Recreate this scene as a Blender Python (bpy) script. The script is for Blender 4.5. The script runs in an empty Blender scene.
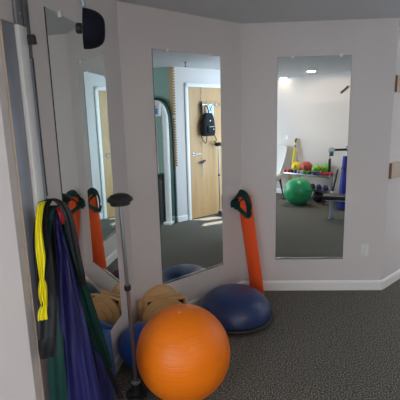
import bpy, bmesh, math, random
from mathutils import Vector, Matrix, Quaternion
random.seed(7)
PI = math.pi
S = bpy.context.scene
COL = S.collection

# ------------------------------------------------------------------ materials
def mat(name, col, rough=.6, metal=0., spec=.5, noise=None, bump=None, coat=0., emit=None, trans=0., sheen=0., wave=None, sub=None):
    m = bpy.data.materials.new(name); m.use_nodes = True
    nt = m.node_tree; b = nt.nodes['Principled BSDF']
    b.inputs['Base Color'].default_value = (*col, 1); b.inputs['Roughness'].default_value = rough
    b.inputs['Metallic'].default_value = metal; b.inputs['Specular IOR Level'].default_value = spec
    b.inputs['Coat Weight'].default_value = coat; b.inputs['Transmission Weight'].default_value = trans
    b.inputs['Sheen Weight'].default_value = sheen
    if sub: b.inputs['Subsurface Weight'].default_value = sub
    if emit:
        b.inputs['Emission Color'].default_value = (*emit[0], 1); b.inputs['Emission Strength'].default_value = emit[1]
    tc = nt.nodes.new('ShaderNodeTexCoord')
    if noise:                                   # (scale, second colour, contrast, stretch)
        sc, c2, con = noise[:3]; st = noise[3] if len(noise) > 3 else (1, 1, 1)
        mp = nt.nodes.new('ShaderNodeMapping'); mp.inputs['Scale'].default_value = st
        n = nt.nodes.new('ShaderNodeTexNoise'); n.inputs['Scale'].default_value = sc; n.inputs['Detail'].default_value = 3
        r = nt.nodes.new('ShaderNodeValToRGB')
        r.color_ramp.elements[0].position = .5-con; r.color_ramp.elements[1].position = .5+con
        r.color_ramp.elements[0].color = (*col, 1); r.color_ramp.elements[1].color = (*c2, 1)
        nt.links.new(tc.outputs['Object'], mp.inputs[0]); nt.links.new(mp.outputs[0], n.inputs['Vector'])
        nt.links.new(n.outputs['Fac'], r.inputs[0]); nt.links.new(r.outputs[0], b.inputs['Base Color'])
    src = None
    if bump:                                    # (scale, strength, distance)
        n = nt.nodes.new('ShaderNodeTexNoise'); n.inputs['Scale'].default_value = bump[0]; n.inputs['Detail'].default_value = 3
        nt.links.new(tc.outputs['Object'], n.inputs['Vector']); src = n.outputs['Fac']
        bs, bd = bump[1], bump[2]
    if wave:                                    # rings along local z: (scale, strength, distance)
        w = nt.nodes.new('ShaderNodeTexWave'); w.bands_direction = 'Z'; w.inputs['Scale'].default_value = wave[0]
        w.inputs['Distortion'].default_value = .25; w.wave_profile = 'SIN'
        r = nt.nodes.new('ShaderNodeValToRGB'); r.color_ramp.elements[0].position = .0; r.color_ramp.elements[1].position = .22
        nt.links.new(tc.outputs['Object'], w.inputs['Vector']); nt.links.new(w.outputs['Fac'], r.inputs[0]); src = r.outputs[0]
        bs, bd = wave[1], wave[2]
    if src:
        bp = nt.nodes.new('ShaderNodeBump'); bp.inputs['Strength'].default_value = bs; bp.inputs['Distance'].default_value = bd
        nt.links.new(src, bp.inputs['Height']); nt.links.new(bp.outputs[0], b.inputs['Normal'])
    return m

M = {}
M['wall'] = mat('wall_paint', (.615, .565, .55), .75, noise=(3, (.635, .585, .57), .3), bump=(90, .12, .004))
M['green'] = mat('green_wall_paint', (.27, .40, .35), .75, bump=(90, .1, .004))
M['ceil'] = mat('ceiling_paint', (.56, .56, .58), .85, bump=(70, .12, .004))
M['trim'] = mat('trim_paint', (.80, .77, .75), .4, bump=(30, .04, .002))
def carpet():
    m = mat('carpet', (.06, .055, .05), .95, spec=.15)
    nt = m.node_tree; b = nt.nodes['Principled BSDF']; tc = nt.nodes.new('ShaderNodeTexCoord')
    def ns(sc, d):
        n = nt.nodes.new('ShaderNodeTexNoise'); n.inputs['Scale'].default_value = sc; n.inputs['Detail'].default_value = d
        nt.links.new(tc.outputs['Object'], n.inputs['Vector']); return n.outputs['Fac']
    a = ns(125, 3); r = nt.nodes.new('ShaderNodeValToRGB')
    e = r.color_ramp.elements; e[0].position = .39; e[0].color = (.030, .028, .026, 1); e[1].position = .62; e[1].color = (.34, .315, .265, 1)
    k = e.new(.51); k.color = (.098, .090, .078, 1)
    nt.links.new(a, r.inputs[0]); nt.links.new(r.outputs[0], b.inputs['Base Color'])
    bp = nt.nodes.new('ShaderNodeBump'); bp.inputs['Strength'].default_value = .7; bp.inputs['Distance'].default_value = .006
    nt.links.new(ns(130, 3), bp.inputs['Height']); nt.links.new(bp.outputs[0], b.inputs['Normal'])
    return m
M['carpet'] = carpet()
M['mirror'] = mat('mirror_silver', (.83, .88, .86), 0., 1.)
M['edge'] = mat('mirror_edge', (.05, .07, .065), .15, .3)
M['channel'] = mat('polished_channel', (.85, .85, .85), .15, 1.)
M['clip'] = mat('clear_plastic_clip', (.8, .78, .72), .15, 0., coat=.5)
M['steel'] = mat('brushed_steel', (.42, .42, .43), .28, 1., noise=(40, (.5, .5, .5), .3, (1, 1, .05)))
M['greymetal'] = mat('grey_metal', (.22, .225, .24), .4, .7)
M['darkmetal'] = mat('dark_metal', (.10, .10, .105), .4, .6)
M['panel'] = mat('satin_panel', (.27, .285, .33), .38, .45)
M['whitemetal'] = mat('white_enamel', (.72, .72, .70), .3, coat=.3)
M['bluegrey'] = mat('blue_grey_enamel', (.30, .31, .36), .4, .2)
M['black'] = mat('black_rubber', (.012, .012, .014), .45, bump=(60, .1, .002))
M['foamblack'] = mat('black_foam', (.004, .005, .011), .85, spec=.2, bump=(35, .5, .004))
M['blackfab'] = mat('black_fabric', (.006, .007, .012), .85, bump=(80, .3, .003))
M['orangeball'] = mat('orange_vinyl', (.88, .19, .004), .42, wave=(11, .22, .002), spec=.35)
M['greenball'] = mat('green_vinyl', (.02, .32, .12), .3, wave=(12, .08, .002))
M['blueball'] = mat('blue_vinyl', (.006, .05, .26), .38, wave=(20, .1, .002))
M['bosu'] = mat('navy_vinyl', (.018, .034, .12), .33, wave=(16, .15, .002))
M['plug'] = mat('plug_plastic', (.75, .6, .5), .4)
M['roller'] = mat('orange_foam', (.85, .085, .006), .7, bump=(160, .2, .002))
M['yellow'] = mat('yellow_latex', (.80, .70, .01), .42, spec=.4)
M['bandblack'] = mat('charcoal_latex', (.011, .011, .012), .6, spec=.3)
M['bandgreen'] = mat('green_latex', (.001, .034, .028), .55, spec=.35)
M['bandnavy'] = mat('navy_latex', (.009, .009, .085), .5)
M['bandred'] = mat('red_latex', (.40, .015, .02), .45)
M['bluefoam'] = mat('blue_foam', (.045, .12, .34), .8, bump=(120, .15, .002))
M['wood'] = mat('plywood', (.62, .35, .135), .5, noise=(9, (.72, .44, .19), .25, (1, 1, 6)), coat=.1)
M['wooddisc'] = mat('plywood_disc', (.58, .33, .13), .5, noise=(7, (.68, .41, .18), .25, (1, 5, 1)), coat=.1)
M['dark'] = mat('recess_shade', (.012, .01, .01), .8)
M['door'] = mat('birch_veneer', (.42, .235, .095), .45, noise=(5, (.50, .30, .135), .3, (4, 4, .35)))
M['board'] = mat('pale_board', (.44, .34, .26), .5, noise=(8, (.52, .42, .33), .3, (1, 1, 8)))
M['boardend'] = mat('red_brown_end_grain', (.20, .085, .04), .6)
M['tanwood'] = mat('tan_wood', (.45, .27, .11), .5, noise=(12, (.52, .33, .15), .3))
M['chrome'] = mat('chrome', (.8, .8, .8), .1, 1.)
M['paper'] = mat('pale_blue_paper', (.55, .70, .80), .7)
M['ink'] = mat('ink', (.02, .03, .05), .6)
M['outlet'] = mat('outlet_plastic', (.72, .70, .68), .35)
M['cloth'] = mat('grey_upholstery', (.72, .70, .69), .9, noise=(60, (.78, .76, .75), .3), sheen=.3)
M['darkwood'] = mat('dark_wood', (.045, .025, .015), .4)
M['mat'] = mat('royal_blue_mat', (.008, .018, .27), .6)
M['ylw'] = mat('yellow_rubber', (.70, .50, .01), .4)
M['redrub'] = mat('dull_red_rubber', (.40, .04, .035), .4)
M['lime'] = mat('lime_rubber', (.17, .42, .02), .4)
M['dbred'] = mat('red_vinyl', (.60, .01, .02), .35)
M['dbnavy'] = mat('navy_dumbbell_vinyl', (.01, .015, .16), .35)
M['dbgrey'] = mat('grey_blue_vinyl', (.30, .36, .42), .4)
M['dbgreen'] = mat('green_dumbbell_vinyl', (.03, .32, .02), .35)
M['dbpurple'] = mat('purple_vinyl', (.05, .015, .15), .35)
M['dbpink'] = mat('pink_vinyl', (.55, .01, .07), .35)
M['slam'] = mat('dark_purple_rubber', (.025, .008, .022), .5, bump=(40, .3, .004))
M['white'] = mat('white_plastic', (.75, .75, .73), .4)
M['label_red'] = mat('red_print', (.5, .03, .02), .5)
M['label_blue'] = mat('blue_print', (.05, .2, .5), .5)
M['vinylblack'] = mat('black_bench_vinyl', (.02, .02, .022), .35)
M['lamp'] = mat('lamp_lens', (1, .9, .75), .5, emit=((1, .84, .62), 9))
M['added_panel_lamp'] = mat('added_panel_lamp', (1, 1, 1), .5, emit=((.72, .82, 1), 3))
def glassmat():
    m = bpy.data.materials.new('window_glass'); m.use_nodes = True; nt = m.node_tree; nt.nodes.clear()
    o = nt.nodes.new('ShaderNodeOutputMaterial'); mx = nt.nodes.new('ShaderNodeMixShader'); t = nt.nodes.new('ShaderNodeBsdfTransparent')
    g = nt.nodes.new('ShaderNodeBsdfGlossy'); g.inputs['Roughness'].default_value = .02
    mx.inputs[0].default_value = .06; nt.links.new(t.outputs[0], mx.inputs[1]); nt.links.new(g.outputs[0], mx.inputs[2]); nt.links.new(mx.outputs[0], o.inputs[0])
    return m
M['glass'] = glassmat()

# ------------------------------------------------------------------ mesh helpers
def nb(): return bmesh.new()
def box(bm, x0, x1, y0, y1, z0, z1, mx=None, bev=0):
    r = bmesh.ops.create_cube(bm, size=1)
    vs = r['verts']
    for v in vs:
        v.co = Vector((x0+(v.co.x+.5)*(x1-x0), y0+(v.co.y+.5)*(y1-y0), z0+(v.co.z+.5)*(z1-z0)))
    if bev:
        es = list({e for v in vs for e in v.link_edges})
        rb = bmesh.ops.bevel(bm, geom=es, offset=bev, segments=2, affect='EDGES', profile=.5)
        vs = list({v for f in rb['faces'] for v in f.verts} | {v for v in vs if v.is_valid})
    if mx is not None:
        for v in vs: v.co = mx @ v.co
    return vs
def lathe(bm, prof, seg=32, mx=None, cap=True):
    rings = []
    for r, z in prof:
        if r < 1e-6: rings.append([bm.verts.new((0, 0, z))])
        else: rings.append([bm.verts.new((r*math.cos(2*PI*i/seg), r*math.sin(2*PI*i/seg), z)) for i in range(seg)])
    for a, b in zip(rings, rings[1:]):
        for i in range(seg):
            j = (i+1) % seg
            if len(a) == 1 and len(b) == 1: continue
            if len(a) == 1: bm.faces.new((a[0], b[j], b[i]))
            elif len(b) == 1: bm.faces.new((a[i], a[j], b[0]))
            else: bm.faces.new((a[i], a[j], b[j], b[i]))
    if cap:
        if len(rings[0]) > 1: bm.faces.new(list(reversed(rings[0])))
        if len(rings[-1]) > 1: bm.faces.new(rings[-1])
    if mx is not None:
        for ring in rings:
            for v in ring: v.co = mx @ v.co
    return [v for r in rings for v in r]
def axis(p, d):
    d = Vector(d).normalized()
    return Matrix.Translation(Vector(p)) @ d.to_track_quat('Z', 'Y').to_matrix().to_4x4()
def cyl(bm, p0, p1, r0, r1=None, seg=20):
    p0, p1 = Vector(p0), Vector(p1); r1 = r0 if r1 is None else r1
    L = (p1-p0).length
    return lathe(bm, [(r0, 0), (r1, L)], seg, axis(p0, p1-p0))
def catmull(pts, n=6):
    P = [Vector(p) for p in pts]; out = []
    for i in range(len(P)-1):
        a = P[max(i-1, 0)]; b = P[i]; c = P[i+1]; d = P[min(i+2, len(P)-1)]
        for k in range(n):
            t = k/n
            out.append(.5*((2*b)+(-a+c)*t+(2*a-5*b+4*c-d)*t*t+(-a+3*b-3*c+d)*t**3))
    out.append(P[-1]); return out
def tube(bm, pts, r, seg=10, smooth=True, n=6, closed=False):
    P = catmull(pts, n) if smooth else [Vector(p) for p in pts]
    rings = []; up = None
    for i, p in enumerate(P):
        t = (P[min(i+1, len(P)-1)]-P[max(i-1, 0)]).normalized()
        if up is None: up = t.orthogonal().normalized()
        up = (up - t*up.dot(t)).normalized(); s = t.cross(up)
        rr = r(i/(len(P)-1)) if callable(r) else r
        rings.append([bm.verts.new(p+rr*(math.cos(2*PI*k/seg)*up+math.sin(2*PI*k/seg)*s)) for k in range(seg)])
    for a, b in zip(rings, rings[1:]):
        for k in range(seg):
            j = (k+1) % seg; bm.faces.new((a[k], a[j], b[j], b[k]))
    bm.faces.new(list(reversed(rings[0]))); bm.faces.new(rings[-1])
def ball(bm, r, c=(0, 0, 0), seg=48, sx=1, sy=1, sz=1):
    pr = [(r*math.sin(PI*i/(seg//2)), -r*math.cos(PI*i/(seg//2))) for i in range(seg//2+1)]
    pr[0] = (0, -r); pr[-1] = (0, r)
    lathe(bm, pr, seg, Matrix.Translation(Vector(c)) @ Matrix.Diagonal((sx, sy, sz, 1)))
def prism(bm, pts, y0, y1, mx=None):
    "outline in x,z extruded along y"
    a = [bm.verts.new((x, y0, z)) for x, z in pts]; b = [bm.verts.new((x, y1, z)) for x, z in pts]
    n = len(pts); bm.faces.new(a); bm.faces.new(list(reversed(b)))
    for i in range(n): bm.faces.new((a[i], b[i], b[(i+1) % n], a[(i+1) % n]))
    if mx is not None:
        for v in a+b: v.co = mx @ v.co
def ribbon(bm, pts, widths, side, nrm, folds=2.0, amp=.004, th=.0015, seg=16, n=8, ph=0., sides=None):
    "a strip of sheet latex with lengthwise folds, closed and with thickness"
    P = catmull([(*p,) for p in pts], n); W = catmull([(w, 0, 0) for w in widths], n)
    SD = catmull(sides, n) if sides else None
    prev = None; rings = []
    for i, p in enumerate(P):
        t = i/(len(P)-1)
        sd = (SD[i] if SD else Vector(side)).normalized(); w = max(W[i].x, .002)
        nr = Vector(nrm).normalized(); ring = []
        for face in (1, -1):
            rng = range(seg+1) if face == 1 else range(seg, -1, -1)
            for k in rng:
                u = k/seg
                off = amp*math.sin(2*PI*folds*u+ph+2.2*math.sin(3*t+ph))+amp*.5*math.sin(2*PI*folds*2.3*u+5*t)
                edge = math.sin(PI*min(max(u, .0), 1.))**.5
                ring.append(bm.verts.new(p+sd*w*(u-.5)+nr*(off+face*th*(.4+.6*edge))))
        rings.append(ring)
    m = len(rings[0])
    for a, b in zip(rings, rings[1:]):
        for k in range(m): bm.faces.new((a[k], a[(k+1) % m], b[(k+1) % m], b[k]))
    bm.faces.new(list(reversed(rings[0]))); bm.faces.new(rings[-1])

def link(o, parent=None):
    COL.objects.link(o)
    if parent: o.parent = parent
    return o
def obj(name, bm, m, parent=None, smooth=True, loc=None, rot=None, label=None, mats=None):
    bmesh.ops.recalc_face_normals(bm, faces=bm.faces[:])
    me = bpy.data.meshes.new(name); bm.to_mesh(me); bm.free()
    me.materials.append(m)
    for x in (mats or []): me.materials.append(x)
    if smooth:
        me.polygons.foreach_set('use_smooth', [True]*len(me.polygons)); me.set_sharp_from_angle(angle=math.radians(38))
    o = bpy.data.objects.new(name, me); link(o, parent)
    if loc is not None: o.location = loc
    if rot is not None: o.rotation_euler = rot
    if label: o['label'] = label
    return o
def thing(name, label, cat, loc=(0, 0, 0), rz=0, group=None):
    o = bpy.data.objects.new(name, None); COL.objects.link(o); o.location = loc; o.rotation_euler = (0, 0, rz)
    o.empty_display_size = .05; return tag(o, label, cat, group)
def tag(o, label, cat, group=None):
    o['label'] = label; o['category'] = cat
    if group: o['group'] = group
    return o
def dup(root, loc, rz=None, label=None, mats=None):
    r = root.copy(); COL.objects.link(r); r.location = loc
    if rz is not None: r.rotation_euler = (0, 0, rz)
    if label: r['label'] = label
    for ch in root.children:
        c = ch.copy(); COL.objects.link(c); c.parent = r
        for g in ch.children:
            d = g.copy(); COL.objects.link(d); d.parent = c
    return r

# ------------------------------------------------------------------ plan of the room
HC = 2.44
c12 = Vector((-.526, 2.921)); c23 = Vector((.386, 3.687)); c34 = Vector((1.712, 3.619))
d1 = Vector((-.1397, -.9902)); u2 = Vector((-.7658, -.6431)); u3 = (c34-c23).normalized(); d4 = Vector((.753, .658)).normalized()
A = Vector((2.949, 2.463)); G = Vector((-.17, .985)).normalized(); FW = Vector((1.18, -1.55)); FU = Vector((.7703, .6377))
P0 = c12+d1*1.408
class Frame:                     # local x along the wall, local y out of the wall into the room
    def __init__(s, b, u): s.b = Vector(b); s.u = Vector(u).normalized(); s.n = Vector((-s.u.y, s.u.x)); s.rz = math.atan2(s.u.y, s.u.x)
    def w(s, x, y=0, z=0): p = s.b+s.u*x+s.n*y; return Vector((p.x, p.y, z))
F1 = Frame(c12, d1); F2 = Frame(c23, u2); F3 = Frame(c34, -u3); F4 = Frame(c34, -d4); FD = Frame(A, d4); FG = Frame(A, G); FF = Frame(FW, FU)
F0 = Frame(P0, u2)
W3L = (c34-c23).length; L12 = (c12-c23).length
SW = Vector((-2.25, -4.39)); P1 = P0+u2*1.2
FWest = Frame(P1, (SW-P1)); LW = (SW-P1).length
def struct(o): o['kind'] = 'structure'; return o
def wall(name, F, x0, x1, m, holes=(), th=.12):
    bm = nb(); cur = x0
    for (a, b, z0, z1) in sorted(holes):
        box(bm, cur, a, -th, 0, 0, HC)
        if z0 > 0: box(bm, a, b, -th, 0, 0, z0)
        if z1 < HC: box(bm, a, b, -th, 0, z1, HC)
        cur = b
    box(bm, cur, x1, -th, 0, 0, HC)
    return struct(obj(name, bm, m, smooth=False, loc=(F.b.x, F.b.y, 0), rot=(0, 0, F.rz)))
def baseboard(name, F, x0, x1):
    bm = nb()
    box(bm, x0, x1, 0, .013, 0, .074)
    # moulded top: stepped profile
    pr = [(0, .074), (.013, .074), (.013, .08), (.009, .086), (.006, .094), (0, .097)]
    a = [bm.verts.new((x0, y, z)) for y, z in pr]; b = [bm.verts.new((x1, y, z)) for y, z in pr]
    bm.faces.new(a); bm.faces.new(list(reversed(b)))
    for i in range(len(pr)): bm.faces.new((a[i], b[i], b[(i+1) % len(pr)], a[(i+1) % len(pr)]))
    return struct(obj(name, bm, M['trim'], smooth=False, loc=(F.b.x, F.b.y, 0), rot=(0, 0, F.rz)))

bm = nb(); box(bm, -2.7, 5.7, -4.9, 6.3, -.1, 0); struct(obj('floor', bm, M['carpet'], smooth=False))
bm = nb(); box(bm, -2.7, 5.7, -4.9, 6.3, HC, HC+.1); struct(obj('ceiling', bm, M['ceil'], smooth=False))
wall('wall_left', F1, 0, 1.408, M['wall'])
wall('wall_center', F2, 0, L12, M['wall'])
wall('wall_right', F3, 0, W3L, M['wall'])
PW = [(-1.2, -.72, .4, 2.15), (-1.95, -1.47, .4, 2.15), (-2.7, -2.22, .4, 2.15)]  # windows put in to light the door wall, narrow to keep sun out
wall('wall_passage', F4, -3.0, 0, M['wall'], PW, th=.14)
wall('wall_door', FD, 0, 3.0, M['wall'])
LG = 2.24
wall('wall_green', FG, -LG, 0, M['green'])
LF0 = -(FW-SW).length; LF1 = ((FG.w(-LG)-Vector((FW.x, FW.y, 0))).to_2d()).dot(FU)
wall('wall_back', FF, LF0, LF1, M['wall'], [(-3.6, -1.2, .5, 2.15)])
wall('wall_near', F0, 0, 1.2, M['wall'])
wall('wall_window', FWest, 0, LW, M['wall'], [(.9, 3.9, .4, 2.2)])
FE = Frame(FD.w(3.0).to_2d(), Vector((-.643, .766)))
PB = [(.60, .81, 1.34, 2.25), (.93, 1.10, 1.40, 1.80)]
wall('wall_end', FE, -.1, 1.75, M['wall'], PB)
baseboard('baseboard_left', F1, 0, 1.408); baseboard('baseboard_center', F2, 0, L12); baseboard('baseboard_right', F3, 0, W3L)
baseboard('baseboard_passage', F4, -3, .012); baseboard('baseboard_green', FG, -LG, .0); baseboard('baseboard_back', FF, LF0, LF1)
baseboard('baseboard_door', FD, 0, .2); baseboard('baseboard_door_far', FD, 1.25, 3.0); baseboard('baseboard_near', F0, 0, 1.2); baseboard('baseboard_window', FWest, 0, LW)

# windows (beside the camera and passage end lights; back and passage-side ones added for light)
wn = [0]
def window(F, x0, x1, z0, z1, nx, nz=1):
    wn[0] += 1
    r = thing('window_%d' % wn[0], 'x', 'window', (F.b.x, F.b.y, 0), F.rz); del r['label']; del r['category']; struct(r)
    bm = nb(); f = .035 if x1-x0 > .5 else .008
    box(bm, x0, x0+f, -.09, -.03, z0, z1); box(bm, x1-f, x1, -.09, -.03, z0, z1); box(bm, x0, x1, -.09, -.03, z0, z0+f); box(bm, x0, x1, -.09, -.03, z1-f, z1)
    for i in range(1, nx): x = x0+(x1-x0)*i/nx; box(bm, x-.02, x+.02, -.085, -.035, z0, z1)
    for i in range(1, nz): z = z0+(z1-z0)*i/nz; box(bm, x0, x1, -.085, -.035, z-.015, z+.015)
    obj('window_frame', bm, M['trim'], r, smooth=False)
    bm = nb(); box(bm, x0, x1, -.062, -.058, z0, z1); obj('window_glass', bm, M['glass'], r, smooth=False)
window(FWest, .9, 3.9, .4, 2.2, 3); window(FF, -3.6, -1.2, .5, 2.15, 2, 2)  # second window is added, to light the camera-facing walls
for h in PW: window(F4, *h, 1, 2)
for h in PB: window(FE, *h, 1)

# ------------------------------------------------------------------ lights
def area(name, F, x0, x1, z0, z1, power, col, off=-.2, tilt=.35):
    L = bpy.data.lights.new(name, 'AREA'); L.shape = 'RECTANGLE'; L.size = x1-x0; L.size_y = z1-z0; L.energy = power; L.color = col
    o = bpy.data.objects.new(name, L); COL.objects.link(o); o.location = F.w((x0+x1)/2, off, (z0+z1)/2)
    n = Vector((F.n.x, F.n.y, -tilt)).normalized(); o.rotation_euler = (-n).to_track_quat('Z', 'Y').to_euler()
    return o
area('daylight_side', FWest, .85, 3.95, .35, 2.25, 185, (.72, .86, 1.0))
for h in PW: area('daylight_passage', F4, h[0], h[1], h[2], h[3], 44, (.64, .82, 1.0), -.17, .2)
area('added_back_light', FF, -3.65, -1.15, .45, 2.2, 58, (1, .90, .85))  # added light outside the back opening, brightens the camera-facing walls
sun = bpy.data.lights.new('sun', 'SUN'); sun.energy = 34; sun.color = (1, .93, .84); sun.angle = .009
so = bpy.data.objects.new('sun', sun); COL.objects.link(so)
so.rotation_euler = Vector((math.cos(math.radians(52.6))*math.cos(math.radians(29.7)), math.sin(math.radians(52.6))*math.cos(math.radians(29.7)), math.sin(math.radians(29.7)))).to_track_quat('Z', 'Y').to_euler()
so.location = (7, 9, 6)
w = bpy.data.worlds.new('world'); S.world = w; w.use_nodes = True
nt = w.node_tree; bg = nt.nodes['Background']; sky = nt.nodes.new('ShaderNodeTexSky'); sky.sky_type = 'HOSEK_WILKIE'; sky.turbidity = 3
nt.links.new(sky.outputs[0], bg.inputs[0]); bg.inputs[1].default_value = .6

def can(loc, label, energy=18):
    t = thing('recessed_ceiling_light', label, 'ceiling light', (loc[0], loc[1], HC), 0, 'recessed ceiling lights')
    bm = nb(); lathe(bm, [(.075, -.001), (.098, -.002), (.100, -.008), (.092, -.012), (.072, -.006)], 32, cap=False); obj('trim_ring', bm, M['white'], t)
    bm = nb(); lathe(bm, [(.073, -.003), (0, -.0035)], 32, cap=False); obj('lamp_lens', bm, M['lamp'], t)
    L = bpy.data.lights.new('lamp', 'AREA'); L.shape = 'DISK'; L.size = .14; L.energy = energy; L.color = (1, .82, .66)
    o = bpy.data.objects.new('lamp_light', L); COL.objects.link(o); o.parent = t; o.location = (0, 0, -.02)
    return t
can((1.64, -.25), 'round recessed ceiling light at middle of ceiling seen in right mirror')
can((1.27, -1.40), 'round recessed ceiling light at left edge of right mirror near far wall', 5)
t = thing('added_panel_light', 'added flat white ceiling panel giving cool fill in passage beyond door', 'ceiling light', (*FD.w(1.9, .8).to_2d(), HC), FD.rz)  # lamp added to cool and brighten the passage walls
bm = nb(); box(bm, -.3, .3, -.3, .3, -.03, 0, bev=.004); obj('housing', bm, M['white'], t)
bm = nb(); box(bm, -.27, .27, -.27, .27, -.036, -.0301); obj('diffuser', bm, M['added_panel_lamp'], t)

# ------------------------------------------------------------------ mirrors
def mirror(label, F, x0, x1, z0, z1, chan=True):
    W = x1-x0; H = z1-z0
    t = thing('wall_mirror', label, 'mirror', F.w((x0+x1)/2, 0, z0), F.rz, 'tall frameless wall mirrors')
    bm = nb(); box(bm, -W/2, W/2, 0.0005, .0045, 0, H); obj('backing', bm, M['edge'], t, smooth=False)
    bm = nb(); vs = [bm.verts.new(p) for p in ((-W/2+.001, .0055, .001), (W/2-.001, .0055, .001), (W/2-.001, .0055, H-.001), (-W/2+.001, .0055, H-.001))]
    vb = [bm.verts.new((v.co.x, .0046, v.co.z)) for v in vs]
    bm.faces.new(vs); bm.faces.new(vb)
    for i in range(4): f = bm.faces.new((vs[i], vs[(i+1) % 4], vb[(i+1) % 4], vb[i])); f.material_index = 1
    obj('mirror_glass', bm, M['mirror'], t, smooth=False, mats=[M['edge']])
    if chan:
        bm = nb(); box(bm, -W/2, W/2, 0, .011, -.004, 0); box(bm, -W/2, W/2, .0075, .011, -.004, .009); obj('bottom_channel', bm, M['channel'], t, smooth=False)
    for x in (-W/2+W*.14, W/2-W*.2):
        bm = nb(); box(bm, x-.016, x+.016, 0, .010, H-.006, H+.010, bev=.002); box(bm, x-.007, x+.007, .004, .013, H-.014, H+.016, bev=.002); obj('mirror_clip', bm, M['clip'], t)
    return t
mirror('tall mirror on left wall reflecting orange roller and another mirror', F1, .322, 1.013, .328, 2.153, False)
mirror('tall mirror in the middle reflecting door with backpack', F2, .25, .926, .337, 2.157)
mirror('tall mirror on right wall reflecting green ball and dumbbell rack', F3, W3L-.952, W3L-.320, .321, 2.154)

# ------------------------------------------------------------------ left wall: satin panel and pulley track
t = thing('wall_panel', 'narrow blue-grey satin panel on left wall beside pulley track', 'wall panel', F1.w(1.318, 0, .1), F1.rz)
bm = nb(); box(bm, -.043, .043, .001, .008, 0, 1.925, bev=.002); obj('panel_face', bm, M['panel'], t)
bm = nb(); box(bm, .0433, .0445, .001, .0095, 0, 1.927); box(bm, -.043, .0445, .001, .0095, 1.9252, 1.927); obj('edge_strip', bm, M['board'], t, smooth=False)
t = thing('pulley_track', 'vertical white wall track with grey rail and black clamp', 'exercise track', F1.w(1.215, 0, .25), F1.rz)
bm = nb(); box(bm, .0, .058, .001, .024, 0, 1.775, bev=.003); obj('channel', bm, M['whitemetal'], t)
bm = nb(); box(bm, .004, .050, .001, .014, 1.776, 2.18, bev=.002); obj('upper_rail', bm, M['greymetal'], t)
for k in range(5):
    bm = nb(); cyl(bm, (.027, .0141, 1.82+k*.08), (.027, .0165, 1.82+k*.08), .006, seg=12); obj('bolt', bm, M['channel'], t)
bm = nb(); box(bm, -.040, -.002, .001, .018, 1.66, 2.18, bev=.003); obj('dark_rail', bm, M['darkmetal'], t)
bm = nb(); box(bm, -.052, -.004, .001, .014, .02, 1.655, bev=.003); obj('side_strip', bm, M['bluegrey'], t)
bm = nb(); prism(bm, [(-.022, 1.712), (.004, 1.708), (.006, 1.742), (-.004, 1.748), (-.016, 1.744)], .0185, .050); obj('clamp', bm, M['black'], t, smooth=False)
bm = nb(); tube(bm, [(-.012, .03, 1.66), (-.012, .03, 1.4), (-.006, .035, 1.09)], .0035, 8); obj('cord', bm, M['black'], t)
bm = nb()
tube(bm, [(-.012, .025, 1.065), (-.012, .042, 1.065), (-.012, .052, 1.072)], .006, 8)
for k in range(4): tube(bm, [(.045, .025, 1.02-.033*k), (.045, .045, 1.02-.033*k), (.045, .052, 1.028-.033*k)], .005, 8)
box(bm, -.02, .054, .0245, .030, .90, 1.075, bev=.003); obj('hook_rack', bm, M['black'], t)

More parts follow.
